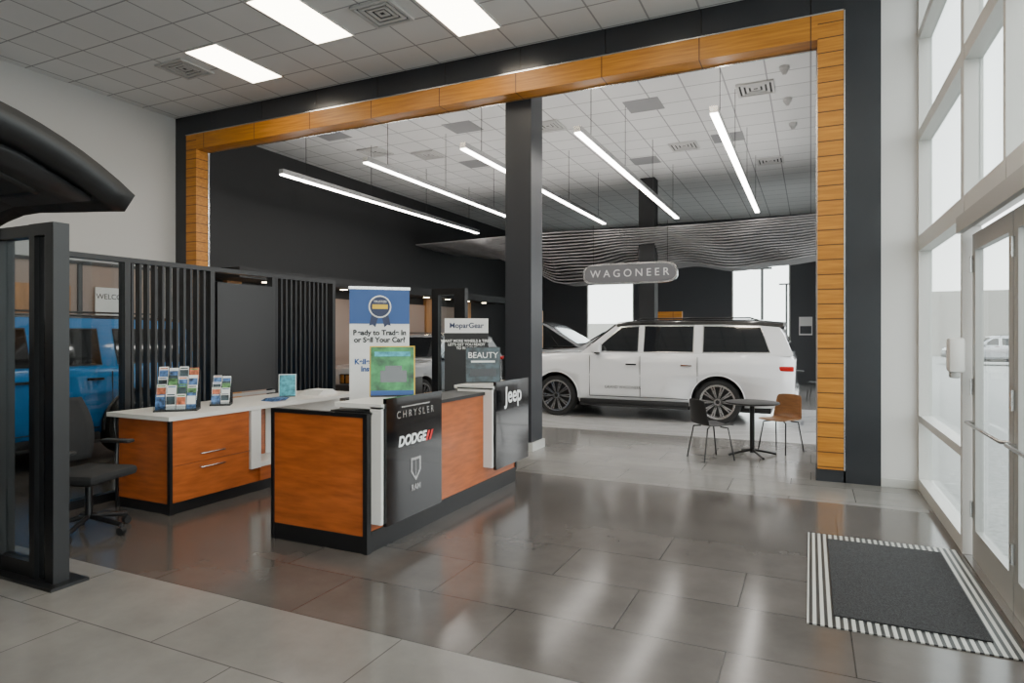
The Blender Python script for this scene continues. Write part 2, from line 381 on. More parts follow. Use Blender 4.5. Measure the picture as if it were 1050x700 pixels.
# ------------------------------------------------------------ CARS
def wheel(g,x,ysign,W,R,tag,rim=.76,spokes=10,rimmat=None):
    s=ysign; y0=s*(W/2-.02)
    yc=y0-s*.14; rm=rimmat or M['rim']
    prof=[(R*rim,-.13),(R*.93,-.135),(R*.985,-.11),(R,-.06),(R,.06),(R*.985,.11),(R*.93,.135),(R*rim,.13),(R*rim-.02,.1),(R*rim-.02,-.1),(R*rim,-.13)]
    lathe('tyre_'+tag,prof,M['rubber'],g,(x,yc,R))
    lathe('rim_lip_'+tag,[(R*rim-.03,s*.10),(R*rim-.03,s*.13),(R*rim+.004,s*.133),(R*rim+.004,s*.10)],M['silver'],g,(x,yc,R))
    bm=bmesh.new()
    for i in range(spokes):
        a=2*PI*i/spokes
        for da in (-.09,.09):
            v=[(.05,-.014),(R*rim-.01,-.013),(R*rim-.01,.013),(.05,.014)]
            vs=[]
            for yy in (s*.09,s*.12):
                for (px,pz) in v:
                    aa=a+da*(px/(R*rim)); 
                    X=px*math.cos(aa)-pz*math.sin(aa); Z=px*math.sin(aa)+pz*math.cos(aa)
                    vs.append(bm.verts.new((x+X,yc+yy,R+Z)))
            for f in [(0,1,2,3),(4,5,6,7),(0,1,5,4),(1,2,6,5),(2,3,7,6),(3,0,4,7)]: bm.faces.new([vs[q] for q in f])
    mk('spokes_'+tag,bm,rm,g)
    cyl('hub_'+tag,(x,yc-s*.05,R),(x,yc+s*.125,R),.065,rm,g)
    cyl('hub_cap_'+tag,(x,yc+s*.125,R),(x,yc+s*.13,R),.035,M['black'],g)
    cyl('brake_disc_'+tag,(x,yc+s*.0,R),(x,yc+s*.04,R),R*rim-.04,M['plastic'],g)
def car(name,loc,rz,paint,roofm,L=5.43,W=2.1,H=1.90,wf=1.03,wr=4.15,R=.41,belt=1.27,hood=1.22,wsb=1.55,wst=2.25,rt=5.0,rb=5.36,
        wins=None,hood_open=False,trim=None,boxy=0,dn=.01,bpill=False):
    g=grp(name,loc,rz); hw=W/2; trim=trim or M['chrome']
    def ring(h,zb_,bl,tp):
        return [(0,zb_),(.86*h,zb_),(.965*h,zb_+.10),(h*.985,.52),(h,.70),(1.003*h,.86),(.992*h,.98),(.985*h,min(1.08,bl-.03)),(.965*h,bl-.02),(.945*h,bl+.0),(.90*h,tp),(0,tp+.02)]
    st=[(0,ring(hw*.84,.45,hood-.17,hood-.14)),(.05,ring(hw*.93,.34,hood-.09,hood-.06)),(.25,ring(hw*.98,.28,hood-.04,hood-.0)),
        (.6,ring(hw,.28,hood-.02,hood+.01)),(wf,ring(hw,.3,hood,hood+.03)),(wsb,ring(hw,.3,belt-.01,belt+.01)),(2.4,ring(hw,.3,belt,belt+.015)),((wr+wf)/2+.6,ring(hw,.3,belt,belt+.015)),
        (wr,ring(hw,.3,belt,belt+.015)),(L-.28,ring(hw*.985,.33,belt,belt+.015)),(L-.06,ring(hw*.95,.38,belt-.02,belt)),(L,ring(hw*.89,.48,belt-.1,belt-.08))]
    body=ringloft('body',st,paint,g,ang=.7)
    cut=[]
    for i,wx in enumerate((wf,wr)):
        for s in (-1,1):
            c=cyl('cut',(wx,s*hw*.66,R+.01),(wx,s*(hw+.3),R+.01),R+.055,M['black'],None,seg=48); cut.append(c)
            md=body.modifiers.new('b%d%d'%(i,s),'BOOLEAN'); md.object=c; md.operation='DIFFERENCE'; md.solver='EXACT'
            try: md.material_mode='TRANSFER'
            except Exception: pass
    for c in cut: c.parent=g
    dg=C.evaluated_depsgraph_get(); dg.update(); me=D.meshes.new_from_object(body.evaluated_get(dg)); body.modifiers.clear(); body.data=me
    for c in cut: D.objects.remove(c)
    tum=.26; yb=.945*hw; zr=H-.06
    def yy(z): return yb-(z-belt)*tum
    def gr(z):
        t=yy(z)
        return [(0,belt-.03),(yb,belt-.01),(t,z),(t*.93,z+.03*min(1,(z-belt)*3+.05)),(0,z+.055*min(1,(z-belt)*3+.05))]
    st=[(wsb,gr(belt+.01)),(wst,gr(zr-.035)),(wst+.2,gr(zr-.01)),(wst+.6,gr(zr)),(rt-.9,gr(zr)),(rt-.3,gr(zr-.02)),(rt,gr(zr-.05)),(rt+(rb-rt)*.45,gr(belt+(zr-belt)*.58)),(rb,gr(belt+.01))]
    ringloft('cabin',st,paint,g,ang=.35)
    def rf(z,e): t=yy(z); return [(0,z-.01),(yy(z-dn)+.005,z-dn),(t+.006,z+.004),(t*.93,z+.034+e),(0,z+.06+e)]
    ringloft('roof_skin',[(wst-.02,rf(zr-.035,0)),(wst+.2,rf(zr-.01,.003)),(wst+.6,rf(zr,.003)),(rt-.9,rf(zr,.003)),(rt-.3,rf(zr-.02,.003)),(rt+.10,rf(zr-.055,0))],roofm,g)
    for s in (-1,1):
        t=yy(zr)
        tube('roof_rail_%s'%('r' if s<0 else 'l'),[(wst+.35,s*t*.9,zr+.03),(wst+.45,s*t*.9,zr+.07),(rt-.45,s*t*.9,zr+.07),(rt-.3,s*t*.9,zr+.01)],.014,M['black'],g)
    if wins is None:
        wins=[[(1.80,belt+.03),(2.69,belt+.03),(2.69,zr-.07),(2.32,zr-.085)],[(2.79,belt+.03),(3.72,belt+.03),(3.72,zr-.07),(2.79,zr-.07)],[(3.88,belt+.03),(5.04,belt+.04),(4.88,zr-.09),(3.88,zr-.07)]]
    for s in (-1,1):
        for k,wn in enumerate(wins):
            cx=sum(p[0] for p in wn)/4; cz=sum(p[1] for p in wn)/4
            for nm,off,m in (('window_trim',.0045,trim),('side_glass',.008,M['carglass'])):
                pts=[]
                for (x,z) in wn:
                    if nm=='side_glass': x+=.016*(1 if x<cx else -1); z+=.016*(1 if z<cz else -1)
                    pts.append((x,s*(yy(z)+off),z))
                poly('%s_%d_%s'%(nm,k,'r' if s<0 else 'l'),pts,m,g)
    a=.10;b=.93
    (xa,za)=(wsb+(wst-wsb)*a,belt+.01+(zr-.045-belt)*a); (xb,zb_)=(wsb+(wst-wsb)*b,belt+.01+(zr-.045-belt)*b)
    poly('windscreen',[(xa-.03,-yy(za)*.92,za+.03),(xa-.03,yy(za)*.92,za+.03),(xb-.03,yy(zb_)*.92,zb_+.04),(xb-.03,-yy(zb_)*.92,zb_+.04)],M['carglass'],g)
    (xa,za)=(rb+(rt-rb)*a,belt+.01+(zr-.04-belt)*a); (xb,zb_)=(rb+(rt-rb)*b,belt+.01+(zr-.04-belt)*b)
    poly('rear_glass',[(xa+.02,-yy(za)*.9,za),(xa+.02,yy(za)*.9,za),(xb+.03,yy(zb_)*.9,zb_),(xb+.03,-yy(zb_)*.9,zb_)],M['carglass'],g)
    for s in (-1,1):
        ss='r' if s<0 else 'l'
        L1=[]
        w1=wins[0][0][0]-.06; 
        for x in (w1, (wins[0][1][0]+wins[1][0][0])/2, (wins[1][1][0]+wins[2][0][0])/2):
            L1.append((x-.004,x+.004,s*hw*.995-.008 ,s*hw*.995+.0065,.45,belt-.05))
        L1.append((w1,wr-.52,s*hw*.988-.012,s*hw*.988+.009,.435,.445))
        boxes('door_seams_'+ss,L1,M['plastic'],g)
        H1=[]
        for k in (0,1):
            x=wins[k][1][0]-.22; H1.append((x,x+.2,s*hw*.99-.03,s*hw*.99+.030,1.05,1.08))
        boxes('door_handles_'+ss,H1,M['chrome'] if paint!=M['carblue'] else M['black'],g)
        box('sill_cladding_'+ss,wf+R+.1,wr-R-.1,s*hw*.97-.03,s*hw*.97+.03,.27,.38,M['plastic'],g,bev=.012)
        box('running_board_'+ss,wf+R+.12,wr-R-.12,s*hw*.98-.08,s*hw*.98+.08,.25,.285,M['plastic'],g,bev=.008)
        for q,wx in enumerate((wf,wr)):
            pts=[(wx+(R+.065)*math.cos(t),s*(hw*.997),R+.01+(R+.065)*math.sin(t)) for t in [(-.05+ (PI+.1)*i/24) for i in range(25)]]
            tube('arch_lip_%d_%s'%(q,ss),pts,.022 if boxy else .010,M['plastic'] if boxy else paint,g)
            wheel(g,wx,s,W,R,'%d_%s'%(q,ss))
        box('mirror_'+ss,wins[0][0][0]+.02,wins[0][0][0]+.20,s*(hw+.10)-.10,s*(hw+.10)+.10,belt+.02,belt+.2,paint if not boxy else M['black'],g,bev=.03)
        box('mirror_stalk_'+ss,wins[0][0][0]+.04,wins[0][0][0]+.14,s*(hw-.02)-.05,s*(hw-.02)+.05,belt-.01,belt+.05,M['black'],g,bev=.01)
        box('tail_lamp_'+ss,L-.26,L-.012,s*hw*.93-.04,s*hw*.93+.037,.99,1.08,M['red'],g,bev=.015)
        box('head_lamp_'+ss,-.005,.3,s*hw*.82-.13,s*hw*.82+.13,hood-.32,hood-.18,M['lens'],g,bev=.02)
    box('grille',-.025,.04,-hw*.55,hw*.55,hood-.36,hood-.16,M['blackg'],g,bev=.01)
    boxes('grille_bars',[(-.035,-.02,-hw*.55+ i*hw*1.1/7+.02,-hw*.55+(i+1)*hw*1.1/7-.02,hood-.34,hood-.18) for i in range(7)],trim,g)
    box('front_bumper',-.06,.25,-hw*.88,hw*.88,.42,.62,M['plastic'],g,bev=.04)
    box('rear_bumper',L-.25,L+.05,-hw*.9,hw*.9,.45,.65,paint,g,bev=.04)
    box('underbody',.4,L-.4,-hw*.62,hw*.62,.2,.34,M['black'],g)
    if hood_open:
        ln=1.42; an=math.radians(31); hx=wsb-.02; hz=belt+.02
        ca,sa=math.cos(an),math.sin(an)
        bm=bmesh.new(); rows=[]
        for i in range(9):
            t=i/8; row=[]
            for j in range(11):
                v=-1+2*j/10; wd=hw*(.90-.07*t*t)
                px=ln*t; pz=.05*(1-v*v)+ -.06*max(0,t-.75)*4*(t-.75)*4
                row.append(bm.verts.new((hx-px*ca,v*wd,hz+px*sa+pz*ca)))
            rows.append(row)
        for a1,b1 in zip(rows[:-1],rows[1:]):
            for j in range(10): bm.faces.new((a1[j],a1[j+1],b1[j+1],b1[j]))
        o=mk('hood_raised',bm,paint,g,smooth=True); m2=o.modifiers.new('s','SOLIDIFY'); m2.thickness=.04
        cyl('hood_strut',(.9,hw*.8,hood),(.55,hw*.8,hood+.5),.012,M['black'],g)
        cyl('hood_strut_2',(.9,-hw*.8,hood),(.55,-hw*.8,hood+.5),.012,M['black'],g)
        box('engine_bay',.3,1.45,-hw*.78,hw*.78,hood+.0,hood+.035,M['black'],g)
        box('engine_cover',.5,1.2,-.35,.35,hood+.02,hood+.09,M['plastic'],g,bev=.02)
    return g
suv=car('suv_car',(-5.68,13.05,0),0,M['carwhite'],M['carblack'],H=1.93,wst=2.26,rb=5.40,rt=5.14,dn=.055)
text('door_badge','GRAND WAGONEER',.075,(2.05,-1.058,.62),(PI/2,0,0),M['black'],suv,align='LEFT')
bw=[[(1.70,1.24),(2.45,1.24),(2.45,1.72),(1.92,1.72)],[(2.6,1.24),(3.3,1.24),(3.3,1.72),(2.6,1.72)],[(3.5,1.24),(4.45,1.24),(4.42,1.72),(3.5,1.72)]]
car('offroad_car',(-9.3,2.0,0),PI/2,M['carblue'],M['carblack'],L=4.75,W=1.88,H=1.92,wf=.85,wr=3.75,R=.41,belt=1.21,hood=1.18,wsb=1.5,wst=1.82,rt=4.62,rb=4.7,wins=bw,trim=M['black'],boxy=1)
cw=[[(1.6,1.11),(2.4,1.11),(2.4,1.54),(2.12,1.52)],[(2.5,1.11),(3.25,1.11),(3.25,1.54),(2.5,1.54)],[(3.35,1.11),(4.1,1.11),(3.9,1.5),(3.35,1.54)]]
def cross(name,loc,rz,m,**k): return car(name,loc,rz,m,m,L=4.7,W=1.85,H=1.66,wf=.9,wr=3.7,R=.36,belt=1.08,hood=1.0,wsb=1.3,wst=2.1,rt=4.2,rb=4.62,wins=cw,**k)
cross('crossover_car',(-8.1,10.2,0),PI/2,M['carsilver'])
car('display_car',(-7.35,17.75,0),0,M['carsilver'],M['carsilver'],L=4.9,W=1.95,H=1.78,wf=.95,wr=3.9,R=.39,belt=1.26,hood=1.2,hood_open=True,
    wins=[[(1.85,1.3),(2.56,1.3),(2.56,1.64),(2.36,1.62)],[(2.7,1.3),(3.5,1.3),(3.5,1.64),(2.7,1.64)],[(3.65,1.3),(4.6,1.3),(4.45,1.6),(3.65,1.64)]],rt=4.5,rb=4.85)
hatch=car('hatchback_car',(-8.95,.85,0),0,M['carblack'],M['carblack'],L=4.95,W=1.95,H=1.80,wf=.95,wr=3.95,R=.38,belt=1.15,hood=1.1,wsb=1.5,wst=2.2,rt=4.75,rb=4.9,
    wins=[[(1.78,1.18),(2.56,1.18),(2.56,1.66),(2.26,1.62)],[(2.7,1.18),(3.5,1.18),(3.5,1.66),(2.7,1.66)],[(3.65,1.18),(4.6,1.18),(4.5,1.62),(3.65,1.66)]])
def gpt(s,t,dz=0):
    q=1-abs(t)**2.2
    wid=.72+.25*sm(s*1.2)
    return (4.72+s*(1.53+.10*q),t*wid,1.80+.42*sm(s*1.6)+.26*q*s+.04*math.sin(s*PI)+dz)
bm=bmesh.new(); rows=[]
nx,ny=16,24
for i in range(nx+1):
    rows.append([bm.verts.new(gpt(i/nx,-1+2*j/ny)) for j in range(ny+1)])
for a1,b1 in zip(rows[:-1],rows[1:]):
    for j in range(ny): bm.faces.new((a1[j],a1[j+1],b1[j+1],b1[j]))
o=mk('liftgate',bm,M['gate'],hatch,smooth=True); m2=o.modifiers.new('s','SOLIDIFY'); m2.thickness=.09; m2.offset=0
def gpatch(name,s0,s1,t0,t1,dz,m,nn=6,thick=.02):
    bm=bmesh.new(); R_=[[bm.verts.new(gpt(s0+(s1-s0)*i/nn,t0+(t1-t0)*j/nn,dz)) for j in range(nn+1)] for i in range(nn+1)]
    for a1,b1 in zip(R_[:-1],R_[1:]):
        for j in range(nn): bm.faces.new((a1[j],a1[j+1],b1[j+1],b1[j]))
    o=mk(name,bm,m,hatch,smooth=True); m2=o.modifiers.new('s','SOLIDIFY'); m2.thickness=thick; m2.offset=0
M['gate2']=mat('liftgate_trim_lighter',(.022,.022,.024),.5)
gpatch('gate_inner_panel',.30,.93,-.88,.88,-.062,M['gate2'])
gpatch('gate_handle_recess',.66,.80,.58,.78,-.078,M['black'])
gpatch('gate_handle_recess_2',.66,.80,.20,.42,-.078,M['black'])
gpatch('gate_light',.45,.50,.68,.78,-.078,M['alud'])
cyl('gate_strut',(4.75,.85,1.5),(5.4,.80,2.1),.014,M['black'],hatch)

# ------------------------------------------------------------ display pad
g=grp('display_pad')
boxes('slab',[(-6.4,.2,10.5,15.2,.001,.006)],M['pad'],g)
for r in (2.6,2.2,1.5):
    bm=bmesh.new(); N=96
    for i in range(N):
        a=2*PI*i/N;b=2*PI*(i+1)/N
        bm.faces.new([bm.verts.new((-2.9+q*math.cos(t)*1.25,12.85+q*math.sin(t)*.86,.0075)) for q,t in ((r,a),(r,b),(r+.03,b),(r+.03,a))])
    mk('ring',bm,M['padline'],g)

# ------------------------------------------------------------ entrance mat
g=grp('entrance_mat')
boxes('grate_border',[(-.02,1.0,4.0,5.82,.001,.008)],M['grate'],g)
box('carpet',.12,.88,4.15,5.68,.008,.018,M['mat'],g,bev=.004)

# ------------------------------------------------------------ RECEPTION DESK
g=grp('reception_desk')
x0,x1,y0,y1=-3.95,-3.0,3.85,6.5
boxes('plinth',[(x0+.02,x1-.0,y0+.0,y1,0,.13)],M['black'],g)
boxes('front_panels',[(x1-.05,x1,y0+.04,y1,.14,1.03)],M['cherry'],g)
boxes('end_panel',[(x0+.03,x1-.03,y0,y0+.04,.13,1.02),(x0+.4,x1-.05,y1-.04,y1,.13,1.03)],M['cherry'],g)
boxes('edge_trim',[(x0,x0+.03,y0-.01,y0+.04,.0,1.05),(x1-.03,x1+.01,y0-.01,y0+.04,.0,1.05),(x0+.03,x1-.03,y0-.01,y0+.04,1.02,1.05),(x1,x1+.012,y0+.04,y1,.13,.16),(x1-.02,x1+.014,y1-.03,y1+.01,.13,1.05)],M['black'],g)
boxes('transaction_top',[(x1-.38,x1+.02,y0+.04,y1,1.03,1.06)],M['black'],g)
boxes('work_surface',[(x0,x1-.05,y0+.04,y1,.72,.75)],M['white'],g)
boxes('inner_side',[(x0,x0+.03,y0+.04,y1,.0,.72),(x1-.38,x1-.35,y0+.05,y1-.05,.75,1.03)],M['white'],g)
boxes('logo_box_side',[(x1,x1+.10,3.89,3.92,.22,1.10),(x1-.34,x1+.10,3.89,4.70,1.085,1.12),(x1,x1+.10,4.67,4.70,.22,1.085),(x1-.30,x1+.10,5.72,5.75,.30,1.10),(x1-.34,x1+.1,5.72,6.55,1.085,1.12),(x1,x1+.1,6.52,6.55,.3,1.085)],M['white'],g)
boxes('logo_panel',[(x1+.09,x1+.12,3.93,4.72,.20,1.16),(x1+.09,x1+.12,5.77,6.58,.27,1.16)],M['blackg'],g)
R3=(PI/2,0,PI/2); xp=x1+.124
text('logo_1','C H R Y S L E R',.08,(xp,4.32,1.02),R3,M['silver'],g,bold=.0)
box('logo_wing',xp-.003,xp,4.12,4.52,1.075,1.085,M['silver'],g)
text('logo_2','DODGE',.108,(xp,4.27,.81),R3,M['paper'],g,bold=.004,shear=.2)
for k in (0,1): poly('logo_slash_%d'%k,[(xp,4.46+k*.05,.77),(xp,4.49+k*.05,.77),(xp,4.53+k*.05,.85),(xp,4.50+k*.05,.85)],M['redtxt'],g)
poly('logo_shield',[(xp,4.25,.66),(xp,4.39,.66),(xp,4.39,.55),(xp,4.32,.47),(xp,4.25,.55)],M['silver'],g)
poly('logo_shield_in',[(xp+.001,4.27,.64),(xp+.001,4.315,.64),(xp+.001,4.315,.50),(xp+.001,4.27,.555)],M['blackg'],g)
poly('logo_shield_in2',[(xp+.001,4.325,.64),(xp+.001,4.37,.64),(xp+.001,4.37,.555),(xp+.001,4.325,.50)],M['blackg'],g)
text('logo_3','RAM',.065,(xp,4.32,.42),R3,M['silver'],g,bold=.002)
text('logo_4','Jeep',.24,(xp,6.18,1.0),R3,M['paper'],g,bold=.004)

M['darkposter']=mat('dark_print',(.03,.05,.06),.3,noise=.9,nscale=14)
def poster(name,loc,rz,w,h,m,tilt=-.15,txt=None,tm=None,band=None):
    g=grp(name,loc,rz)
    R=Matrix.Rotation(tilt,3,'X')
    box('sheet',-w/2,w/2,-.005,.005,0.0,h,m,g,rot=R,piv=(0,0,0))
    box('frame',-w/2-.01,w/2+.01,.005,.012,0.0,h+.01,M['paper'] if not band else band,g,rot=R,piv=(0,0,0))
    box('base',-w/2,w/2,-.03,.12,-.0,.012,M['plastic'],g)
    if txt:
        t=text('print',txt,w*.25,(0,-.009,h*.78),(PI/2,0,0),tm,g); t.data.transform(Matrix.Rotation(tilt,4,'X'))
    return g
pg=poster('counter_poster',(-3.2,4.45,1.12),.62,.36,.42,M['greenp'],band=M['yellowp'])
for nm,bx,mm_ in (('print_car',(-.10,.12,-.008,-.005,.12,.22),M['carblack']),('print_car_roof',(-.06,.08,-.008,-.005,.22,.26),M['carblack']),('print_footer',(-.18,.18,-.008,-.005,.0,.05),M['bluep']),('print_header',(-.15,.15,-.008,-.005,.34,.38),M['cyanp'])):
    box(nm,*bx,mm_,pg,rot=Matrix.Rotation(-.15,3,'X'),piv=(0,0,0))
pg=poster('counter_poster',(-3.2,6.1,1.12),.55,.36,.38,M['darkposter'],txt='BEAUTY',tm=M['paper'],band=M['black'])
for nm,bx,mm_ in (('print_line',(-.13,.13,-.008,-.005,.22,.24),M['paper']),('print_car',(-.14,.14,-.008,-.005,.07,.15),M['darkg'])):
    box(nm,*bx,mm_,pg,rot=Matrix.Rotation(-.15,3,'X'),piv=(0,0,0))
g=grp('desk_monitor',(-3.65,5.3,.75),-PI/2)
box('screen',-.28,.28,-.02,.02,.12,.46,M['black'],g,bev=.008); box('display',-.265,.265,-.024,-.02,.135,.445,M['blackg'],g)
box('neck',-.03,.03,.02,.05,.0,.25,M['plastic'],g); box('foot',-.12,.12,-.08,.1,0,.012,M['plastic'],g,bev=.004)
# ------------------------------------------------------------ BACK COUNTER
g=grp('back_counter')
X0,X1,Y0,Y1=-6.0,-5.24,3.9,6.6
boxes('plinth',[(X0,X1-.03,Y0+.03,Y1,0,.10)],M['black'],g)
boxes('carcass',[(X0+.02,X1-.03,Y0+.02,4.84,.10,.86),(X0+.02,X1-.03,4.84,Y1,.10,.28),(X0+.02,X1-.35,4.84,Y1,.28,.86)],M['cherry'],g)
boxes('drawer_fronts',[(X1-.03,X1,Y0+.03,4.80,.11,.44),(X1-.03,X1,Y0+.03,4.80,.445,.855),(X1-.03,X1,4.95,Y1,.11,.26)],M['cherry'],g)
boxes('shadow_gaps',[(X1-.031,X1-.006,Y0+.03,4.84,.44,.445)],M['black'],g)
boxes('edge_trim',[(X1-.03,X1+.004,Y0,Y0+.03,.0,.86),(X0,X0+.02,Y0,Y0+.03,0,.86)],M['black'],g)
boxes('worktop',[(X0-.1,X1+.02,Y0-.02,Y1,.86,.90),(X1-.35,X1+.01,4.82,4.95,.25,.86),(X1-.35,X1+.01,4.95,Y1,.255,.30),(X1-.37,X1-.34,5.35,Y1,.30,.86)],M['white'],g)
tube('handle_1',[(X1,4.22,.52),(X1+.03,4.22,.52),(X1+.03,4.48,.52),(X1,4.48,.52)],.006,M['silver'],g)
tube('handle_2',[(X1,4.22,.39),(X1+.03,4.22,.39),(X1+.03,4.48,.39),(X1,4.48,.39)],.006,M['silver'],g)
M['photo1']=mat('leaflet_photo_warm',(.45,.12,.05),.4,noise=.8,nscale=25)
M['photo2']=mat('leaflet_photo_cool',(.06,.14,.32),.4,noise=.9,nscale=25)
M['photo3']=mat('leaflet_photo_green',(.10,.25,.08),.4,noise=.8,nscale=25)
def brochure_rack(name,loc,rz,n,w,h):
    g=grp(name,loc,rz)
    box('base',-w/2-.01,w/2+.01,-.10,.14,0,.015,M['plastic'],g)
    box('back',-w/2-.01,w/2+.01,.13,.135,.015,h*.95,M['plastic'],g)
    pal=[M['photo2'],M['darkposter'],M['photo1'],M['paper'],M['darkposter'],M['photo3'],M['photo2']]
    for r in range(4):
        for k in range(n):
            a=-w/2+k*w/n+.004; b=a+w/n-.008
            z=.02+r*h*.2; y=-.08+r*.055; hh=h*(.36+.03*((k+r)%2))
            R_=Matrix.Rotation(-.2,3,'X'); pv=((a+b)/2,y,z)
            c1=pal[(r*2+k)%7]; c2=pal[(r*2+k+3)%7]
            box('leaflet_%d_%d'%(r,k),a,b,y,y+.014,z,z+hh,M['paper'] if (r+k)%3 else pal[(r+k*2)%7],g,rot=R_,piv=pv)
            box('leaflet_photo_%d_%d'%(r,k),a+.003,b-.003,y-.002,y,z+hh*.30,z+hh*.80,c1,g,rot=R_,piv=pv)
            box('leaflet_title_%d_%d'%(r,k),a+.008,b-.008,y-.002,y,z+hh*.86,z+hh*.93,c2,g,rot=R_,piv=pv)
        box('pocket_%d'%r,-w/2-.01,w/2+.01,-.095+r*.055,-.092+r*.055,.015+r*h*.2,.015+r*h*.2+h*.10,M['glassd'],g)
    return g
brochure_rack('brochure_rack',(-5.6,4.25,.90),.75,4,.36,.41)
brochure_rack('brochure_rack',(-5.62,4.78,.90),.75,2,.18,.29)
poster('counter_sign',(-5.65,5.75,.90),.75,.18,.26,M['cyanp'],band=M['paper'])
bm=bmesh.new()
for i in range(5): addbox(bm,-5.7+i*.01,-5.4,6.0+i*.02,6.35-i*.02,.90+i*.012,.911+i*.012)
mk('folder_stack',bm,M['paper'])
bm=bmesh.new()
for i in range(6): addbox(bm,-5.55+i*.012,-5.38+i*.012,5.25,5.45,.90+i*.006,.905+i*.006)
mk('leaflet_stack',bm,M['photo2'])

# ------------------------------------------------------------ SLAT PARTITION
g=grp('slat_partition'); XS=-6.3; H=2.42
L=[(XS-.05,XS+.05,3.55,7.3,H-.05,H),(XS-.04,XS+.04,3.55,7.3,0,.08)]
for yy in (3.55,4.16,5.17,6.10,7.24): L.append((XS-.05,XS+.05,yy,yy+.06,.08,H-.05))
boxes('frame',L,M['black'],g)
L=[]
for a,b in ((4.24,5.15),(6.18,7.22)):
    y=a
    while y<b-.03: L.append((XS-.035,XS+.035,y,y+.028,.08,H-.05)); y+=.085
boxes('slats',L,M['black'],g)
boxes('solid_panel',[(XS+.0,XS+.07,5.25,6.08,.95,2.25)],M['black'],g)
boxes('rail',[(XS+.05,XS+.08,5.2,6.12,.9,.93)],M['alud'],g)
box('pane',XS-.004,XS+.004,3.61,4.16,.08,H-.05,M['glassd'],g)
g=grp('framed_glass_screen')
ya,yb_=2.49,2.59
boxes('frame',[(-4.73,-4.67,ya,yb_,.02,2.38),(-4.55,-4.46,ya,yb_,.02,2.38),(-5.17,-5.09,ya,yb_,.02,2.38),(-6.9,-6.8,ya,yb_,.02,2.38),(-6.8,-5.17,ya+.01,yb_-.01,2.30,2.38),(-5.09,-4.73,ya+.01,yb_-.01,2.30,2.38),(-4.67,-4.55,ya,yb_,2.3,2.38),(-6.8,-5.17,ya+.01,yb_-.01,.02,.12),(-5.09,-4.73,ya+.01,yb_-.01,.02,.12)],M['black'],g)
boxes('infill',[(-4.67,-4.55,ya+.03,yb_-.03,.02,2.3)],M['blackg'],g)
boxes('foot',[(-6.95,-4.38,2.43,2.67,0,.02)],M['black'],g)
box('pane',-5.09,-4.73,2.535,2.545,.12,2.30,M['glassd'],g)
box('pane_2',-6.8,-5.17,2.535,2.545,.12,2.30,M['glassd'],g)
g=grp('framed_glass_screen')
boxes('frame',[(-5.62,-5.50,8.9,9.0,0,2.38),(-5.2,-5.0,8.9,9.0,0,2.38),(-5.50,-5.2,8.9,9.0,2.28,2.38),(-5.5,-5.2,8.9,9.0,0,.1)],M['black'],g)
box('pane',-5.5,-5.2,8.94,8.95,.1,2.28,M['glassd'],g)

# ------------------------------------------------------------ banners
g=grp('roll_up_banner',(-4.34,5.80,0),math.radians(46))
box('sheet',-.33,.33,-.003,.003,.08,2.15,M['paper'],g)
boxes('print_blue',[(-.33,.33,-.006,-.003,1.76,2.15),(-.33,.33,-.006,-.003,.1,.75)],M['bluep'],g)
cyl('seal',(0,-.012,1.95),(0,-.006,1.95),.125,M['paper'],g,seg=24); cyl('seal_in',(0,-.016,1.95),(0,-.012,1.95),.11,M['navy'],g,seg=24)
poly('ribbon_l',[(-.09,-.009,1.87),(-.02,-.009,1.84),(-.05,-.009,1.72),(-.08,-.009,1.75),(-.12,-.009,1.74)],M['navy'],g)
poly('ribbon_r',[(.09,-.009,1.87),(.02,-.009,1.84),(.05,-.009,1.72),(.08,-.009,1.75),(.12,-.009,1.74)],M['navy'],g)
boxes('seal_band',[(-.085,.085,-.019,-.016,1.925,1.975)],M['yellowp'],g)
text('seal_print','TRUSTED',.034,(0,-.0165,2.005),(PI/2,0,0),M['paper'],g)
text('headline','Ready to Trade In\nor Sell Your Car?',.08,(0,-.008,1.62),(PI/2,0,0),M['black'],g,bold=.003)
text('subline','Kelley Blue Book\nInstant Offer',.08,(0,-.008,1.30),(PI/2,0,0),M['bluep'],g,bold=.003)
box('base',-.36,.36,-.1,.1,0,.08,M['silver'],g,bev=.01); box('top_rail',-.34,.34,-.01,.01,2.14,2.17,M['silver'],g)
g=grp('roll_up_banner',(-4.30,7.7,0),math.radians(30))
box('sheet',-.30,.30,-.003,.003,.06,1.86,M['dark'],g); boxes('header',[(-.30,.30,-.006,-.003,1.66,1.86)],M['paper'],g)
text('headline','MoparGear',.1,(0,-.008,1.76),(PI/2,0,0),M['navy'],g,bold=.002)
text('subline','WANT MORE WHEELS & TIRES?\nLET\'S GET YOU READY\nTO RUMBLE!',.05,(0,-.006,1.5),(PI/2,0,0),M['paper'],g,bold=.001)
box('base',-.33,.33,-.1,.1,0,.06,M['silver'],g,bev=.01)

# ------------------------------------------------------------ office chair
g=grp('office_chair',(-5.42,3.3,0),math.radians(-75))
for i in range(5):
    a=2*PI*i/5+.3; ex,ey=.31*math.cos(a),.31*math.sin(a)
    tube('leg_%d'%i,[(0,0,.14),(ex*.5,ey*.5,.115),(ex,ey,.085)],.020,M['black'],g)
    cyl('caster_%d'%i,(ex-.02*math.sin(a),ey+.02*math.cos(a),.032),(ex+.02*math.sin(a),ey-.02*math.cos(a),.032),.031,M['plastic'],g)
    cyl('caster_stem_%d'%i,(ex,ey,.05),(ex,ey,.095),.01,M['plastic'],g)
cyl('gas_lift',(0,0,.12),(0,0,.42),.028,M['black'],g); box('mechanism',-.1,.1,-.13,.1,.40,.45,M['plastic'],g,bev=.015)
box('seat',-.25,.25,-.24,.26,.45,.53,M['mesh'],g,bev=.035)
bm=bmesh.new(); rows=[]
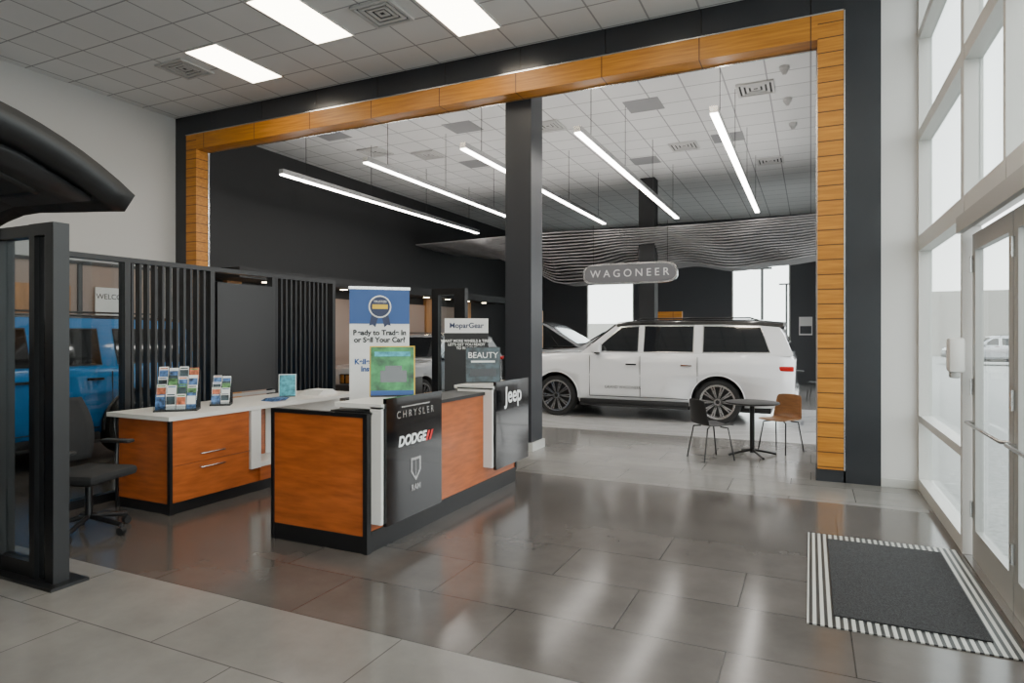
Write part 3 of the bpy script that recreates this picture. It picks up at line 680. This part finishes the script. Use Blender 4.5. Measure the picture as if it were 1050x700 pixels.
for i in range(13):
    t=i/12; z=.58+.52*t; row=[]
    w=.22+.02*math.sin(t*PI)-.03*t**4
    for j in range(9):
        v=-1+2*j/8; y=-.25-.06*t+.05*v*v+.035*math.sin(t*PI*1.1)
        row.append(bm.verts.new((v*w,y,z)))
    rows.append(row)
for a,b in zip(rows[:-1],rows[1:]):
    for j in range(8): bm.faces.new((a[j],a[j+1],b[j+1],b[j]))
o=mk('backrest',bm,M['mesh'],g,smooth=True); mm=o.modifiers.new('s','SOLIDIFY'); mm.thickness=.03
tube('back_spine',[(0,-.1,.43),(0,-.27,.46),(0,-.31,.62),(0,-.31,.95)],.022,M['black'],g)
for s in (-1,1):
    tube('arm_post_%s'%('l' if s<0 else 'r'),[(s*.16,.0,.46),(s*.29,0,.47),(s*.30,0,.70)],.016,M['black'],g)
    box('arm_pad_%s'%('l' if s<0 else 'r'),s*.30-.045,s*.30+.045,-.14,.14,.70,.73,M['plastic'],g,bev=.012)

# ------------------------------------------------------------ cafe set
def cafe_chair(name,loc,rz,m):
    g=grp(name,loc,rz)
    prof=[(.22,.44),(.18,.455),(.05,.445),(-.10,.44),(-.17,.455),(-.205,.50),(-.225,.58),(-.24,.68),(-.255,.80)]
    bm=bmesh.new(); rows=[]
    for k,(y,z) in enumerate(prof):
        w=.22-.03*(k>5)*(k-5)/3; row=[]
        for j in range(9):
            v=-1+2*j/8
            if k<5: p=(v*w,y,z+.012*v*v)
            else: p=(v*w,y+.045*v*v,z-(.02*v**4 if k==8 else 0))
            row.append(bm.verts.new(p))
        rows.append(row)
    for a,b in zip(rows[:-1],rows[1:]):
        for j in range(8): bm.faces.new((a[j],a[j+1],b[j+1],b[j]))
    o=mk('shell',bm,m,g,smooth=True,ang=1.2); mm=o.modifiers.new('s','SOLIDIFY'); mm.thickness=.014
    sb=o.modifiers.new('u','SUBSURF'); sb.levels=1; sb.render_levels=2
    for i,(sx,sy) in enumerate(((1,1),(-1,1),(1,-1),(-1,-1))):
        tube('leg_%d'%i,[(sx*.10,sy*.08,.43),(sx*.17,sy*.15,.42),(sx*.21,sy*.22,.0)],.010,M['black'],g)
    return g
cafe_chair('cafe_chair',(-1.2,8.75,0),math.radians(-50),M['plastic'])
cafe_chair('cafe_chair',(-.38,9.68,0),math.radians(150),M['chairwood'])
def cafe_table(loc):
    g=grp('cafe_table',loc)
    lathe('top',[(0,.70),(.33,.70),(.35,.71),(.35,.725),(.33,.73),(0,.73)],M['plastic'],g,(0,0,0),axis='Z',seg=48)
    cyl('column',(0,0,.04),(0,0,.70),.032,M['black'],g)
    for i in range(4):
        a=PI/2*i+.5; tube('foot_%d'%i,[(0,0,.08),(.2*math.cos(a),.2*math.sin(a),.045),(.33*math.cos(a),.33*math.sin(a),.016)],.016,M['black'],g)
cafe_table((-.72,9.22,0))
cafe_table((-.5,17.5,0)); cafe_chair('cafe_chair',(-1.2,17.4,0),-1.5,M['plastic']); cafe_chair('cafe_chair',(.15,17.3,0),1.4,M['plastic'])
cafe_chair('cafe_chair',(-.5,16.7,0),0,M['plastic'])
g=grp('wall_poster'); box('sheet',-.35,.05,YB-.02,YB-.001,1.6,2.2,M['paper'],g); box('print',-.32,.02,YB-.024,YB-.02,1.65,1.9,M['darkg'],g)
g=grp('display_wall_panel'); boxes('panel',[(-4.3,-3.4,18.95,19.05,0,2.3)],M['amberX'],g)
g=grp('display_wall_panel'); boxes('panel',[(-9.0,-8.0,19.4,19.5,0,2.4)],M['amberX'],g)

# ------------------------------------------------------------ left office fronts
g=grp('office_front')
boxes('wood_posts',[(XL,XL+.12,y,y+.35,0,2.7) for y in (9.0,11.4,13.8,16.2,18.6)],M['warm'],g)
boxes('infill',[(XL,XL+.05,a+.35,a+2.4,.0,2.5) for a in (9.0,11.4,13.8,16.2)],M['beige'],g)
boxes('soffit',[(XL,XL+.9,8.6,20.5,2.7,2.9)],M['dark'],g)
boxes('downlights',[(XL+.4,XL+.52,y,y+.12,2.69,2.6999) for y in (9.6,10.8,12,13.2,14.4,15.6,16.8,18,19.2)],M['spot'],g)
g=grp('office_front')
boxes('panel',[(XL,XL+.05,2.2,7.5,0,2.75)],M['beige'],g)
boxes('mullions',[(XL+.05,XL+.09,y,y+.06,0,2.8) for y in (2.2,4.6,6.2,7.5)]+[(XL+.05,XL+.09,2.26,7.5,2.75,2.8)],M['black'],g)
boxes('wood',[(XL+.05,XL+.06,4.7,6.1,1.0,2.4)],M['warm'],g)
g=grp('welcome_sign'); box('board',XL+.09,XL+.11,6.45,7.05,1.95,2.4,M['paper'],g)
text('lettering','WELCOME',.12,(XL+.112,6.75,2.25),R3,M['black'],g)

# ------------------------------------------------------------ exterior
bm=bmesh.new(); v=[bm.verts.new(p) for p in [(-80,-60,-.12),(120,-60,-.12),(120,140,-.12),(-80,140,-.12)]]; bm.faces.new(v); mk('ground_exterior',bm,M['asphalt'])
for x,y,m in [(9,36,M['carred']),(7,44,M['carsilver']),(14,44,M['carblack'])]: cross('parked_car',(x,y,-.12),0,m)
boxes('building_exterior',[(8,60,60,70,-.12,5),(-40,-5,95,105,-.12,3.2)],M['brick'])
for p in [(-2.9,45),(-1.9,60),(16,40)]:
    g=grp('street_lamp',(p[0],p[1],-.12)); cyl('pole',(0,0,0),(0,0,6),.09,M['plastic'],g); box('head',-.6,.6,-.12,.12,6,6.12,M['plastic'],g)

# ------------------------------------------------------------ light
w=D.worlds.new('sky'); C.scene.world=w; w.use_nodes=True; t=w.node_tree
bg=t.nodes['Background']
tc=t.nodes.new('ShaderNodeTexCoord'); sp=t.nodes.new('ShaderNodeSeparateXYZ'); rp=t.nodes.new('ShaderNodeValToRGB')
t.links.new(tc.outputs['Generated'],sp.inputs[0]); t.links.new(sp.outputs['Z'],rp.inputs[0])
rp.color_ramp.elements[0].position=0; rp.color_ramp.elements[0].color=(.95,.97,.95,1)
rp.color_ramp.elements[1].position=.6; rp.color_ramp.elements[1].color=(.80,.86,.88,1)
t.links.new(rp.outputs[0],bg.inputs[0]); bg.inputs[1].default_value=5.2
# ------------------------------------------------------------ camera
cd=D.cameras.new('camera'); cam=D.objects.new('camera',cd); col.objects.link(cam); C.scene.camera=cam
cd.sensor_width=36; cd.lens=36*654/1050; cd.shift_y=-8/1050; cd.clip_start=.05; cd.clip_end=500
cam.location=(0,0,1.65); cam.rotation_euler=(PI/2,0,math.radians(25.1))
